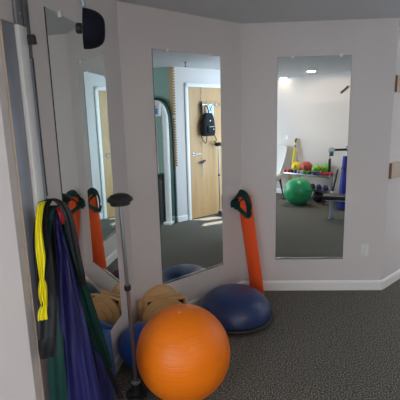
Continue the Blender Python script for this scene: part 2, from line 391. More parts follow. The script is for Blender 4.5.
# ------------------------------------------------------------------ latex bands on the hook rack
#BANDS#
SD = Vector((.94, .35, 0)); NR = Vector((.34, -.93, .12))
BAND = [
  ('yellow', 'yellow latex band hanging leftmost from the wall hook rack', [
    ('loop', [(-0.6613, 1.7019, 1.321, 0.0172), (-0.6538, 1.6379, 1.3254, 0.0249), (-0.6518, 1.598, 1.2964, 0.0263), (-0.6519, 1.5717, 1.2365, 0.0259), (-0.6479, 1.554, 1.1707, 0.0315), (-0.6458, 1.5499, 1.1173, 0.0334), (-0.6494, 1.5486, 1.0583, 0.0235), (-0.6522, 1.5506, 1.0188, 0.0177)], 2.5, 0.0035),
    ('lower_end', [(-0.652, 1.5523, 1.0267, 0.0177), (-0.6455, 1.5341, 1.004, 0.0311), (-0.644, 1.5249, 0.9649, 0.0328), (-0.647, 1.5333, 0.9262, 0.0252), (-0.645, 1.5059, 0.9047, 0.0343), (-0.6437, 1.4992, 0.8733, 0.038)], 2.5, 0.0045),
  ]),
  ('bandblack', 'wide charcoal latex band hanging just right of the yellow band', [
    ('loop', [(-0.605, 1.73, 1.2869, 0.0219), (-0.63, 1.735, 1.3179, 0.0264), (-0.6511, 1.7089, 1.3193, 0.0303), (-0.6542, 1.6629, 1.29, 0.0295), (-0.6549, 1.6342, 1.2194, 0.029), (-0.6485, 1.6275, 1.134, 0.0371), (-0.6425, 1.601, 1.0552, 0.0486), (-0.6361, 1.5614, 0.9744, 0.0632), (-0.6321, 1.5199, 0.8841, 0.0731), (-0.6335, 1.4942, 0.7966, 0.0719)], 1.3, 0.003),
    ('rear_strip', [(-0.6615, 1.7002, 1.3126, 0.0172), (-0.6665, 1.634, 1.2884, 0.0207), (-0.6688, 1.5998, 1.2377, 0.0243), (-0.6692, 1.5759, 1.1643, 0.0259), (-0.6711, 1.5682, 1.0599, 0.0238), (-0.6714, 1.5562, 0.9335, 0.0197), (-0.672, 1.5501, 0.8245, 0.0196)], 1, 0.003),
    ('folded_end', [(-0.6369, 1.5075, 0.8113, 0.0687), (-0.6392, 1.5002, 0.762, 0.0684), (-0.6425, 1.5039, 0.701, 0.0609)], 1, 0.002),
  ]),
  ('bandgreen', 'dark green latex band looped over hook with long lower end', [
    ('loop', [(-0.5894, 1.74, 1.2527, 0.0308), (-0.6107, 1.735, 1.2905, 0.0439), (-0.6387, 1.716, 1.2954, 0.0478), (-0.6445, 1.6825, 1.2678, 0.0383), (-0.6519, 1.6801, 1.2067, 0.0213), (-0.6558, 1.6709, 1.1335, 0.0127), (-0.6549, 1.6602, 1.0602, 0.0168)], 1.5, 0.003),
    ('tail', [(-0.6589, 1.7272, 1.0358, 0.0262), (-0.6567, 1.6764, 0.8763, 0.0424), (-0.6482, 1.603, 0.7001, 0.069), (-0.6475, 1.5886, 0.564, 0.0724), (-0.647, 1.5885, 0.4296, 0.0724), (-0.6466, 1.5884, 0.3378, 0.0724)], 1, 0.002),
  ]),
  ('bandblack', 'charcoal latex band hanging between green loop and navy band', [
    ('strip', [(-0.6327, 1.745, 1.2799, 0.0221), (-0.6479, 1.735, 1.2463, 0.0264), (-0.6509, 1.7148, 1.1881, 0.026), (-0.6471, 1.6987, 1.1015, 0.0344), (-0.6437, 1.6951, 0.9864, 0.0386), (-0.6463, 1.6841, 0.8724, 0.0384)], 1.2, 0.003),
  ]),
  ('bandnavy', 'large navy latex band hanging in broad folds in middle of bundle', [
    ('knot', [(-0.6118, 1.72, 1.2715, 0.0174), (-0.6255, 1.705, 1.2575, 0.0259), (-0.6297, 1.7, 1.241, 0.0344), (-0.6232, 1.7, 1.2185, 0.0344)], 2, 0.004),
    ('sheet', [(-0.6245, 1.7, 1.2498, 0.0215), (-0.6151, 1.69, 1.1761, 0.0385), (-0.603, 1.68, 1.0837, 0.0553), (-0.5948, 1.67, 0.9951, 0.0719), (-0.5865, 1.66, 0.8821, 0.0925), (-0.5757, 1.65, 0.7431, 0.117), (-0.5671, 1.64, 0.6013, 0.1329), (-0.5544, 1.63, 0.3945, 0.1651), (-0.5466, 1.62, 0.2872, 0.1723)], 1.7, 0.009),
  ]),
  ('bandred', 'small red latex band knotted between navy and green bands', [
    ('strip', [(-0.6264, 1.73, 1.292, 0.0219), (-0.6047, 1.7, 1.2759, 0.0258), (-0.5968, 1.695, 1.2502, 0.0215), (-0.5972, 1.7, 1.2178, 0.0129)], 1.5, 0.003),
  ]),
  ('bandgreen', 'green latex band slanting down right beside the navy band', [
    ('strip', [(-0.6173, 1.74, 1.2851, 0.022), (-0.6086, 1.735, 1.218, 0.0264), (-0.5865, 1.72, 1.1159, 0.0348), (-0.5681, 1.73, 1.0038, 0.0394), (-0.5444, 1.75, 0.8633, 0.0487), (-0.5232, 1.78, 0.695, 0.0586), (-0.5113, 1.84, 0.5255, 0.0606), (-0.4991, 1.9, 0.3841, 0.0385)], 1.6, 0.003),
  ]),
  ('bandblack', 'long charcoal latex band slanting down on right side of bundle', [
    ('upper', [(-0.6501, 1.6841, 1.3243, 0.0213), (-0.6423, 1.7, 1.3318, 0.0258), (-0.6173, 1.7, 1.3246, 0.0301), (-0.5861, 1.69, 1.3018, 0.0342), (-0.5651, 1.685, 1.2563, 0.0363), (-0.5542, 1.685, 1.1849, 0.0341), (-0.5478, 1.69, 1.1016, 0.0321), (-0.5391, 1.7, 1.0051, 0.0301), (-0.536, 1.72, 0.9205, 0.0261)], 1.2, 0.003),
    ('lower', [(-0.5688, 1.755, 1.0806, 0.0311), (-0.567, 1.76, 0.9582, 0.0401), (-0.562, 1.77, 0.8294, 0.0448), (-0.5602, 1.78, 0.7117, 0.0406), (-0.5605, 1.79, 0.622, 0.0181)], 1.2, 0.003),
  ]),
  ('bandnavy', 'dark navy band end behind the slanting green band near floor', [
    ('sheet', [(-0.5727, 1.84, 0.6367, 0.0233), (-0.5534, 1.83, 0.5329, 0.0556), (-0.5348, 1.82, 0.4166, 0.0829), (-0.5193, 1.81, 0.253, 0.11), (-0.5133, 1.81, 0.1245, 0.1191)], 1.6, 0.004),
  ]),
]
for m_, lab_, parts_ in BAND:
    o0 = Vector(parts_[0][1][0][:3]); o0 = Vector((round(o0.x, 3), round(o0.y, 3), round(o0.z, 3)))
    t = thing('resistance_band', lab_, 'resistance band', o0, 0, 'latex bands on the hook rack')
    for i_, (pn_, L_, fo_, am_) in enumerate(parts_):
        bm = nb()
        ribbon(bm, [Vector(q[:3])-o0 for q in L_], [q[3] for q in L_], SD, NR, fo_, am_, .0013, 20, 8, ph=i_+len(lab_))
        obj(pn_, bm, M[m_], t)
t = thing('tension_cord', 'black exercise cord ending on floor beside pole base', 'exercise cord', (-0.481, 2.040, 0))
bm = nb(); o0 = t.location.copy(); tube(bm, [Vector(q)-o0 for q in [(-0.542, 1.97, 0.446), (-0.531, 2.0, 0.318), (-0.507, 2.03, 0.19), (-0.481, 2.04, 0.098)]], .015, 10); obj('cord', bm, M['black'], t)
#ENDB

# ------------------------------------------------------------------ black dome pad on a rod
t = thing('domed_pad', 'black domed foam pad hanging on a grey rod near ceiling', 'exercise pad', (-.460, 1.75, 2.022), math.radians(12))
bm = nb(); pr = [(0, 0)]+[(.078*math.cos(a)**.55 if a < 1.5 else .0, .004+.082*math.sin(a)) for a in [i*PI/2/14 for i in range(15)]]
lathe(bm, pr, 40, axis((0, 0, 0), (1, 0, -.06)) @ Matrix.Diagonal((1.04, 1.0, 1.05, 1))); obj('pad', bm, M['foamblack'], t)
bm = nb(); lathe(bm, [(.0, -.026), (.017, -.026), (.022, -.018), (.020, -.002), (0, -.001)], 20, axis((0, 0, -.0), (1, 0, -.06))); obj('hub', bm, M['black'], t)
bm = nb(); tube(bm, [(.012, 0, .082), (.012, 0, .25), (.012, 0, HC-2.022)], .0085, 12); obj('rod', bm, M['bluegrey'], t)

# ------------------------------------------------------------------ balance poles
def pole(label, loc, rz, lean=(0, 0)):
    t = thing('balance_pole', label, 'exercise pole', loc, rz, 'balance poles with black caps')
    H = 1.20
    bm = nb(); lathe(bm, [(0, 0), (.060, 0), (.064, .006), (.061, .016), (.042, .024), (.033, .028), (.030, .085), (.0, .086)], 36); obj('base', bm, M['black'], t)
    top = Vector((lean[0], lean[1], H)); b0 = Vector((0, 0, .087)); ax = (top-b0)
    bm = nb(); lathe(bm, [(.0, 0), (.027, 0), (.028, .004), (.027, .009), (.0135, .011), (0.0, .012)], 28, axis(b0, ax)); obj('collar', bm, M['steel'], t)
    bm = nb(); cyl(bm, b0+ax*.01, b0+ax*.99, .0110, seg=20); obj('shaft', bm, M['steel'], t)
    c = b0+ax*.555
    bm = nb(); lathe(bm, [(.0130, -.014), (.0185, -.014), (.020, 0), (.0185, .014), (.0130, .014)], 20, axis(c, ax)); obj('lock_ring', bm, M['black'], t)
    bm = nb(); lathe(bm, [(0, -.004), (.052, -.006), (.056, -.004), (.057, .014), (.070, .016), (.074, .022), (.070, .034), (.050, .050), (.025, .058), (0, .060)], 40, axis(top, ax)); obj('domed_cap', bm, M['black'], t)
    return t
pole('steel pole with black domed cap standing left of orange ball', (-.418, 2.188, 0), 0, (-.024, 0))
pole('steel pole with black domed cap standing against birch door', FD.w(.800, .14, 0), 0, (0.006, -.008))

# ------------------------------------------------------------------ balls
def exball(name, label, r, c, m, pole_dir, plug=M['plug'], group=None, cat='exercise ball', plug_r=.0055):
    t = thing(name, label, cat, (c[0], c[1], c[2]-r), 0, group)
    bm = nb(); ball(bm, r, seg=72); o = obj('shell', bm, m, t, loc=(0, 0, r)); o.rotation_euler = Vector(pole_dir).to_track_quat('Z', 'Y').to_euler()
    d = Vector(pole_dir).normalized(); bm = nb(); lathe(bm, [(plug_r, -.002), (plug_r*.9, .002), (0, .003)], 16, axis(d*r+Vector((0, 0, r)), d), cap=False); obj('valve_plug', bm, plug, t)
    return t
exball('exercise_ball', 'large orange exercise ball in front of the wooden boards', .281, (-.123, 2.196, .281), M['orangeball'], (-.05, -.14, .985))
exball('exercise_ball', 'small blue ball partly hidden behind the big orange ball', .150, (-.430, 2.50, .150), M['blueball'], (.3, -.2, .9))
exball('exercise_ball', 'large green exercise ball seen in right mirror before dumbbell rack', .262, (1.455, -.262, .262), M['greenball'], (.55, .8, .1), plug=M['ink'], plug_r=.015)

# half-dome trainer
t = thing('balance_dome', 'navy half dome balance trainer on black base beside orange ball', 'balance trainer', (.266, 3.14, 0), .3)
bm = nb(); R = .304
pr = [(R, .052)]+[(R*math.cos(a)**.80, .052+.208*math.sin(a)) for a in [i*PI/2/20 for i in range(1, 20)]]+[(0, .26)]
lathe(bm, [(0, .052)]+pr, 80); obj('dome', bm, M['bosu'], t)
bm = nb(); lathe(bm, [(0, .012), (.26, .012), (.300, .020), (.326, .032), (.332, .042), (.328, .053), (.308, .057), (.300, .0505), (0, .0505)], 64, cap=False); obj('base', bm, M['black'], t)
for k in range(3):
    bm = nb(); a = k*2*PI/3; cyl(bm, (.2*math.cos(a), .2*math.sin(a), 0), (.2*math.cos(a), .2*math.sin(a), .0125), .02); obj('foot', bm, M['black'], t)

# ------------------------------------------------------------------ foam roller leaning in the corner
rb_ = Vector((.528, 3.575, 0.0)); rt_ = Vector((.402, 3.585, .962))
t = thing('foam_roller', 'long orange half-round foam roller leaning in the corner', 'foam roller', rb_)
ax = (rt_-rb_); L = ax.length; zq = ax.normalized(); fx = Vector((.74, -.67, 0)); fx = (fx-zq*fx.dot(zq)).normalized(); fy = zq.cross(fx)
RM = Matrix((( fx.x, fy.x, zq.x, 0), (fx.y, fy.y, zq.y, 0), (fx.z, fy.z, zq.z, 0), (0, 0, 0, 1)))
bm = nb()
sec = [(x*1.3, y) for x, y in [(-.052, .006), (-.056, -.006), (-.050, -.020), (-.034, -.034), (-.014, -.0425), (-.004, -.0435), (0, -.0405), (.004, -.0435), (.014, -.0425), (.034, -.034), (.050, -.020), (.056, -.006), (.052, .006)]]
rings = []
for z, s in ((0.012, .96), (.018, 1), (L*.5, 1), (L-.006, 1), (L, .96)):
    rings.append([bm.verts.new(RM @ Vector((x*s, y*s, z))) for x, y in sec])
for a, b in zip(rings, rings[1:]):
    for k in range(len(sec)): bm.faces.new((a[k], a[(k+1) % len(sec)], b[(k+1) % len(sec)], b[k]))
bm.faces.new(rings[0]); bm.faces.new(rings[-1]); obj('foam_body', bm, M['roller'], t)
t = thing('resistance_band', 'dark green stretch band wrapped over top of orange foam roller', 'resistance band', rt_)
def rl(x, y, z): return RM @ Vector((x*1.2, y, z))
bm = nb(); ribbon(bm, [rl(.01, -.052, .028), rl(-.035, -.056, .012), rl(-.062, -.058, -.035), rl(-.072, -.056, -.10)], [.03, .06, .075, .07], (1, 0, 0), (0, -1, .2), 1.5, .005, .0015, sides=[(.3, 0, 1), (.6, 0, .8), (.95, 0, .3), (1, 0, .1)]); obj('hanging_flap', bm, M['bandgreen'], t)
bm = nb()
ribbon(bm, [rl(-.075, -.02, -.13), rl(-.074, -.045, -.06), rl(-.055, -.055, -.005), rl(-.01, -.05, .03), rl(.030, -.05, .018), rl(.052, -.052, -.02), rl(.060, -.05, -.09), rl(.048, -.052, -.16)], [.04, .065, .08, .07, .065, .055, .05, .04], (.8, .3, .5), (0, -1, .3), 2, .004, .0015,
       sides=[(1, .2, 0), (1, .2, .3), (.8, .2, .8), (.2, 0, 1), (.7, .2, .8), (1, .2, .2), (1, .2, 0), (1, .1, .5)]); obj('loop', bm, M['bandgreen'], t)
bm = nb()
ribbon(bm, [rl(-.052, -.050, -.10), rl(-.02, -.056, -.125), rl(.02, -.058, -.165), rl(.050, -.056, -.18), rl(.066, -.052, -.14)], [.045, .042, .046, .045, .04], (0, 0, 1), (0, -1, .2), 1.5, .003, .0015,
       sides=[(.2, 0, 1), (.3, 0, 1), (.2, 0, 1), (-.2, 0, 1), (-.9, 0, .5)]); obj('lower_wrap', bm, M['bandgreen'], t)
bm = nb()
ribbon(bm, [rl(.056, -.046, .0), rl(.01, -.05, -.02), rl(-.03, -.054, -.055), rl(-.045, -.055, -.10)], [.03, .04, .045, .045], (1, 0, 1), (0, -1, .2), 1.5, .003, .0015, sides=[(.3, 0, 1), (.5, 0, .9), (.7, 0, .6), (1, 0, .2)]); obj('cross_wrap', bm, M['bandgreen'], t)
bm = nb(); ribbon(bm, [rl(-.035, .012, .005), rl(-.01, -.015, .022), rl(.03, -.045, .02)], [.04, .05, .03], (1, 0, 0), (0, 0, 1), 1, .003, .0015); obj('fold_end', bm, M['bandgreen'], t)

# ------------------------------------------------------------------ wooden balance boards leaning on the middle wall
tz = Matrix.Rotation(math.radians(-12), 4, 'X')
def part(bm, name, m, parent, smooth=True): obj(name, bm, m, parent, smooth)
t = thing('balance_board', 'square plywood balance board with triangular corner gaps, second from front', 'balance board', (-.292, 2.862, .016), PI+.30)
lean = Matrix.Rotation(math.radians(7), 4, 'X') @ Matrix.Rotation(-.075, 4, 'Y')
W2 = .168; Hh = .288; g = .066; e = .024; zt = Hh-.013
bm = nb()      # board with a triangular gap in each top corner
prism(bm, [(-W2, 0), (W2, 0), (W2, zt-g*.7), (W2-e, zt-g*.7), (W2-e-g, zt), (-W2+e+g, zt), (-W2+e, zt-g*.7), (-W2, zt-g*.7)], 0, .016, lean)
box(bm, -W2, W2, 0, .016, zt, Hh, lean)
for s_ in (-1, 1): box(bm, min(s_*W2, s_*(W2-e)), max(s_*W2, s_*(W2-e)), 0, .016, zt-g*.7, zt, lean)
part(bm, 'front_board', M['wood'], t, False)
bm = nb(); box(bm, -W2+.01, W2-.01, -.026, -.0005, Hh-.020, Hh-.003, lean); part(bm, 'top_rail', M['wood'], t, False)
for s_ in (-1, 1):
    bm = nb(); box(bm, min(s_*(W2-.01), s_*(W2-.022)), max(s_*(W2-.01), s_*(W2-.022)), -.026, -.0005, .01, Hh-.021, lean); part(bm, 'side_rail', M['wood'], t, False)
bm = nb(); box(bm, -W2+.024, W2-.024, -.026, -.022, .01, Hh-.022, lean); part(bm, 'gap_shade', M['dark'], t, False)  # near-black sheet paints the shade behind the corner gaps
t = thing('rocker_board', 'square plywood rocker board standing behind the corner-gapped board', 'balance board', (-.318, 2.925, .012), PI+.40)
lean = Matrix.Rotation(math.radians(7), 4, 'X') @ Matrix.Rotation(-.02, 4, 'Y')
bm = nb(); box(bm, -.18, .18, -.018, 0, -.008, .285, lean, bev=.002); part(bm, 'board', M['wood'], t, False)
for x in (-.12, .12):
    bm = nb(); prism(bm, [(x-.01, .03), (x+.01, .03), (x+.01, .26), (x-.01, .26)], -.034, -.0185, lean); part(bm, 'rocker_rail', M['wood'], t, False)
t = thing('wobble_disc', 'round plywood wobble disc with concentric rings, frontmost of the boards', 'balance board', (-.282, 2.775, 0), PI+.22)
ln = Matrix.Rotation(math.radians(10), 4, 'X') @ Matrix.Translation((0, 0, .170))
bm = nb(); lathe(bm, [(0, 0), (.165, 0), (.170, .004), (.170, .013), (.165, .017), (0, .017)], 64, ln @ axis((0, -.02, 0), (0, 1, 0))); part(bm, 'disc', M['wooddisc'], t)
bm = nb(); lathe(bm, [(.115, .0), (.115, .006), (.110, .011), (0, .011)], 48, ln @ axis((.0, -.0028, 0), (0, 1, 0))); part(bm, 'inner_ring', M['wooddisc'], t)
bm = nb(); lathe(bm, [(.055, 0), (.052, .012), (.030, .018), (.026, .026), (0, .028)], 32, ln @ axis((0, .0085, 0), (0, 1, 0))); part(bm, 'pivot_dome', M['wooddisc'], t)
t = thing('balance_disc', 'wide round plywood disc standing rearmost of the boards below middle mirror', 'balance board', (-.325, 2.995, 0), PI+.62)
ln = Matrix.Rotation(math.radians(7), 4, 'X') @ Matrix.Translation((0, 0, .178))
bm = nb(); lathe(bm, [(0, 0), (.172, 0), (.178, .004), (.178, .013), (.172, .017), (0, .017)], 64, ln @ axis((0, -.02, 0), (0, 1, 0))); part(bm, 'disc', M['wooddisc'], t)
bm = nb(); lathe(bm, [(.172, 0), (.172, .0015), (.164, .0015), (.164, 0)], 64, ln @ axis((0, -.0029, 0), (0, 1, 0)), cap=False); part(bm, 'edge_band', M['tanwood'], t)

# blue foam block by the left wall
t = thing('foam_block', 'blue foam block standing on carpet below left mirror', 'foam block', F1.w(.785, .052, 0), F1.rz)
bm = nb(); box(bm, -.10, .09, -.035, .03, 0, .43, Matrix.Rotation(.10, 4, 'Y') @ Matrix.Translation((0, 0, .010)), bev=.006); obj('block', bm, M['bluefoam'], t)

# ------------------------------------------------------------------ outlets, boards on the passage wall
def outlet(label, F, x, z):
    t = thing('wall_outlet', label, 'outlet', F.w(x, 0, z), F.rz)
    bm = nb(); box(bm, -.035, .035, .0005, .006, -.057, .057, bev=.003); obj('cover_plate', bm, M['outlet'], t)
    for s in (-1, 1):
        bm = nb(); lathe(bm, [(.0165, 0), (.016, .002), (0, .002)], 24, axis((0, .006, s*.021), (0, 1, 0)), cap=False); o = obj('socket', bm, M['white'], t)
        b2 = nb(); box(b2, -.007, -.005, .0079, .0088, s*.021-.003, s*.021+.006); box(b2, .005, .007, .0079, .0088, s*.021-.003, s*.021+.006); cyl(b2, (0, .0079, s*.021-.009), (0, .0088, s*.021-.009), .0025, seg=10); obj('slots', b2, M['ink'], o, smooth=False)
    b2 = nb(); cyl(b2, (0, .006, 0), (0, .0072, 0), .003, seg=12); obj('screw', b2, M['channel'], t)
outlet('white outlet on right wall above baseboard, lower right of right mirror', F3, .175, .398)
outlet('white outlet on far wall above chair, seen in right mirror', FF, .245, 1.21)
def shelfboard(label, x1, z0, z1, y1):
    t = thing('wall_board', label, 'board', F4.w(0, 0, z0), F4.rz, 'pale boards on the passage wall')
    bm = nb(); box(bm, -.9, x1, .0005, y1, 0, z1-z0, bev=.002); obj('board', bm, M['board'], t)
    bm = nb(); box(bm, x1+.0002, x1+.003, .001, y1-.0005, .0005, z1-z0-.0005); obj('end_grain', bm, M['boardend'], t, label='dark reddish end grain')
shelfboard('pale wooden board on passage wall, upper one at right edge', -.012, 1.835, 1.975, .021)
shelfboard('pale wooden board on passage wall, lower one at right edge', -.004, 1.072, 1.215, .026)

# ------------------------------------------------------------------ the door wall (seen in the middle mirror)
r = thing('door_1', 'x', 'door', (A.x, A.y, 0), FD.rz); del r['label']; del r['category']; struct(r)
bm = nb(); box(bm, .275, 1.185, .001, .014, .004, 2.143, bev=.002); obj('door_panel', bm, M['door'], r, smooth=False)
bm = nb(); box(bm, .213, .268, .001, .024, 0, 2.205); box(bm, 1.192, 1.247, .001, .024, 0, 2.205); box(bm, .213, 1.247, .001, .024, 2.15, 2.205); box(bm, .225, .268, .0245, .031, 0, 2.19); box(bm, .225, 1.235, .0245, .031, 2.155, 2.19); obj('door_frame', bm, M['trim'], r, smooth=False)
bm = nb(); cyl(bm, (.355, .0145, 1.085), (.355, .026, 1.085), .033, seg=28); cyl(bm, (.355, .026, 1.085), (.355, .066, 1.085), .011); tube(bm, [(.355, .062, 1.085), (.40, .064, 1.085), (.475, .06, 1.083)], .010, 12); obj('door_handle', bm, M['chrome'], r)
t = thing('hook_rack', 'chrome over-door hook rack on birch door', 'hook rack', FD.w(0, .0145, 0), FD.rz)
bm = nb(); box(bm, .531, .541, .001, .004, 1.88, 2.148); obj('hanging_strap', bm, M['chrome'], t, smooth=False)
bm = nb(); box(bm, .50, .95, .0045, .010, 1.865, 1.885, bev=.001); obj('rail', bm, M['chrome'], t)
for x in (.52, .62, .72, .82, .92):
    bm = nb(); tube(bm, [(x, .010, 1.88), (x, .03, 1.915), (x+.012, .05, 1.93)], .005, 8); tube(bm, [(x, .010, 1.875), (x, .035, 1.845), (x, .055, 1.855), (x, .06, 1.88)], .005, 8); obj('coat_hook', bm, M['chrome'], t)
t = thing('paper_notice', 'pale blue paper notice with dark symbol behind the backpack on door', 'notice', FD.w(.735, .0155, 1.66), FD.rz)
bm = nb(); box(bm, -.07, .07, 0, .0015, 0, .215); obj('sheet', bm, M['paper'], t, smooth=False)
bm = nb(); prism(bm, [(-.03, .18), (-.015, .18), (.0, .155), (.02, .18), (.035, .18), (.008, .143), (.035, .105), (.02, .105), (.0, .13), (-.015, .105), (-.03, .105), (-.006, .143)], .0016, .0024); box(bm, -.045, .045, .0016, .0024, .07, .082); obj('printed_symbol', bm, M['ink'], t, smooth=False)
t = thing('folded_umbrella', 'folded black strap bundle hanging from left hook of door rack', 'strap', FD.w(.512, .05, 1.72), FD.rz)
t.name = 'strap_bundle'
bm = nb(); lathe(bm, [(0, 0), (.014, .005), (.022, .06), (.024, .14), (.014, .2), (.005, .215)], 14, Matrix.Diagonal((1, .7, 1, 1))); obj('webbing', bm, M['blackfab'], t)
# backpack
t = thing('backpack', 'small black backpack hanging from hook rack on birch door', 'backpack', FD.w(.605, .10, 1.37), FD.rz)
bm = nb(); n1 = 28; rings = []
for i in range(17):
    v = i/16; z = .37*v; hw = .118*(1-.32*max(0, v-.55)**1.3/.35)*(1 if v > .06 else .93); dp = .072*(1-.25*v)*(1 if .03 < v < .97 else .7)
    if v > .9: hw *= 1-(v-.9)*3.2
    rings.append([bm.verts.new((hw*math.copysign(abs(math.cos(2*PI*k/n1))**.55, math.cos(2*PI*k/n1)), .0+dp*math.copysign(abs(math.sin(2*PI*k/n1))**.6, math.sin(2*PI*k/n1)), z)) for k in range(n1)])
for a, b in zip(rings, rings[1:]):
    for k in range(n1): bm.faces.new((a[k], a[(k+1) % n1], b[(k+1) % n1], b[k]))
bm.faces.new(rings[0]); bm.faces.new(rings[-1]); obj('bag_body', bm, M['blackfab'], t)
bm = nb(); box(bm, -.075, .082, .0, .045, .04, .17, Matrix.Translation((0, .05, 0)), bev=.018); p = obj('front_pocket', bm, M['blackfab'], t)
bm = nb(); box(bm, -.055, .062, .0955, .098, .148, .154); obj('pocket_zip', bm, M['channel'], p, smooth=False)
bm = nb(); box(bm, .03, .05, .0955, .100, .10, .112, bev=.001); obj('metal_badge', bm, M['chrome'], t)
bm = nb(); box(bm, -.012, .01, .058, .064, .235, .25, bev=.001); obj('metal_badge', bm, M['chrome'], t)
bm = nb(); tube(bm, [(-.055, 0, .33), (-.06, .0, .42), (-.04, -.02, .485), (-.015, -.02, .49), (.005, -.02, .47), (.015, .0, .40), (.02, 0, .33)], .009, 8); obj('carry_loop', bm, M['blackfab'], t)
for s in (-1, 1):
    bm = nb(); tube(bm, [(s*.07, -.03, .30), (s*.135, -.035, .2), (s*.13, -.03, .05), (s*.11, -.02, -.05), (s*.05, -.01, -.115), (s*.03, 0, -.02), (s*.04, .0, .03)] if s < 0 else [(s*.07, -.03, .30), (s*.12, -.035, .15), (s*.15, -.03, .02), (s*.19, -.02, -.06), (s*.17, -.02, -.11), (s*.12, .0, -.09)], .007, 8); obj('shoulder_strap', bm, M['blackfab'], t)
t = thing('key_lanyard', 'thin lanyard with dark grip hanging on door below backpack', 'lanyard', FD.w(.53, .035, .70), FD.rz)
bm = nb(); tube(bm, [(.0, 0, .58), (.0, 0, .4), (-.01, 0, .26)], .004, 8); tube(bm, [(.0, 0, .24), (-.008, 0, .12), (-.01, 0, .0)], .005, 8); tube(bm, [(.012, 0, .24), (.02, 0, .17), (.012, 0, .10)], .0035, 8); obj('cord', bm, M['channel'], t)
bm = nb(); tube(bm, [(-.085, .01, .245), (-.04, .01, .238), (.01, .01, .25), (.055, .01, .27)], lambda q: .008+.011*math.sin(PI*q), 12); obj('grip', bm, M['mat'], t); t.children[-1].data.materials[0] = M['ink']

# finger ladder on the corner
t = thing('finger_ladder', 'tan wooden finger ladder strip with notches at green wall corner', 'finger ladder', FG.w(.0, .0, .90), FG.rz)
bm = nb(); box(bm, -.050, .006, .001, .026, 0, 1.53, bev=.002); obj('back_strip', bm, M['tanwood'], t)
bm = nb()
for k in range(38): 
    z = .02+k*.040; prism(bm, [(.0065, z), (.040, z+.006), (.040, z+.026), (.0065, z+.026)], .004, .026)
obj('notched_edge', bm, M['tanwood'], t, smooth=False)
bm = nb(); box(bm, -.03, .03, .0265, .030, .78, .812); obj('white_marker', bm, M['white'], t, smooth=False)
# ceiling sprinkler
t = thing('ceiling_sprinkler', 'small dark sprinkler head on ceiling reflected in middle mirror', 'sprinkler', (2.535, 2.754, HC))
bm = nb(); lathe(bm, [(.03, 0), (.032, -.004), (.012, -.008), (.010, -.03), (0, -.03)], 20, cap=False); obj('escutcheon', bm, M['greymetal'], t)
bm = nb(); cyl(bm, (0, 0, -.031), (0, 0, -.05), .005); tube(bm, [(-.01, 0, -.03), (-.018, 0, -.045), (0, 0, -.06)], .003, 6); tube(bm, [(.01, 0, -.03), (.018, 0, -.045), (0, 0, -.06)], .003, 6); lathe(bm, [(.0, -.058), (.032, -.060), (.03, -.064), (0, -.063)], 16); obj('deflector', bm, M['darkmetal'], t)

# multi gym machine by the green wall
t = thing('multi_gym', 'white arched exercise machine with control panel beside green wall', 'exercise machine', FG.w(-.14, .13, 0), FG.rz)
bm = nb()
path = [(.04, 0, .04), (.045, 0, .8), (.045, 0, 1.55), (.03, 0, 1.74), (-.03, 0, 1.86), (-.13, 0, 1.90), (-.42, 0, 1.88)]
tube(bm, path, .050, 16, n=8); obj('arch_frame', bm, M['whitemetal'], t)
bm = nb(); box(bm, -.02, .11, -.06, .10, 0, .045, bev=.01); obj('foot_plate', bm, M['whitemetal'], t)
bm = nb(); box(bm, -.19, .0, -.03, .085, 1.70, 1.90, bev=.02); pc = obj('control_head', bm, M['whitemetal'], t)
bm = nb(); box(bm, -.165, -.035, .0855, .090, 1.735, 1.825, bev=.001); obj('screen', bm, M['label_blue'], pc)
bm = nb(); box(bm, -.165, -.055, .0855, .090, 1.84, 1.86); obj('red_stripe', bm, M['label_red'], pc, smooth=False)
bm = nb(); tube(bm, [(-.125, .0, 1.70), (-.12, .0, 1.3), (-.11, 0, .81)], .012, 10); obj('cable', bm, M['white'], t)
bm = nb(); lathe(bm, [(0, .0), (.085, 0), (.085, .70), (.06, .72), (0, .72)], 28, Matrix.Translation((-.115, .0, .03))); obj('weight_shroud', bm, M['darkmetal'], t)
bm = nb(); lathe(bm, [(.0, 0), (.09, 0), (.09, .05), (0, .05)], 28, Matrix.Translation((-.115, .0, .755))); obj('shroud_cap', bm, M['black'], t)
bm = nb(); box(bm, -.21, -.17, -.02, .02, 1.88, 2.02, bev=.008); cyl(bm, (-.17, 0, 1.98), (-.12, 0, 1.95), .018); obj('top_bracket', bm, M['black'], t)
bm = nb(); tube(bm, [(.13, -.07, .0), (.135, -.07, .9), (.125, -.07, 1.6), (.08, -.07, 1.84), (-.02, -.07, 1.95), (-.2, -.07, 1.98)], .014, 12); obj('arch_shadow', bm, M['bandgreen'], t)  # dark green tube drawn for the arch's shadow behind the machine

# ------------------------------------------------------------------ the far wall (seen in the right mirror)
# dumbbell rack
t = thing('dumbbell_rack', 'grey metal two-shelf dumbbell rack against far wall', 'rack', FF.w(1.0, .30, 0), FF.rz)
for z, xx in ((.515, (-.52, .47)), (.235, (-.52, .47))):
    bm = nb(); box(bm, xx[0], xx[1], -.15, .17, z, z+.014, bev=.003); box(bm, xx[0], xx[1], .165, .18, z-.012, z+.03, bev=.003); obj('shelf', bm, M['steel'], t)
for s in (-.50, .45):
    bm = nb(); tube(bm, [(s, .0, .02), (s, .0, .58)], .016, 12, smooth=False); obj('upright', bm, M['steel'], t)
    bm = nb(); tube(bm, [(s, -.2, .02), (s, .26, .02)], .015, 12, smooth=False); obj('foot_bar', bm, M['steel'], t)
def small_ball(label, m, r, s, off, z, cat='ball'):
    t = thing('medicine_ball', label, cat, FF.w(s, off, z), FF.rz, 'weighted balls on the dumbbell rack')
    bm = nb(); ball(bm, r, (0, 0, r), 32); obj('shell', bm, m, t)
    bm = nb(); lathe(bm, [(r*.16, r*.985), (r*.15, r*1.0), (0, r*1.004)], 16, Matrix.Translation((0, 0, r)) @ axis((0, 0, 0), (.25, .9, .15)), cap=False); obj('logo_patch', bm, M['ink'], t)
    return t
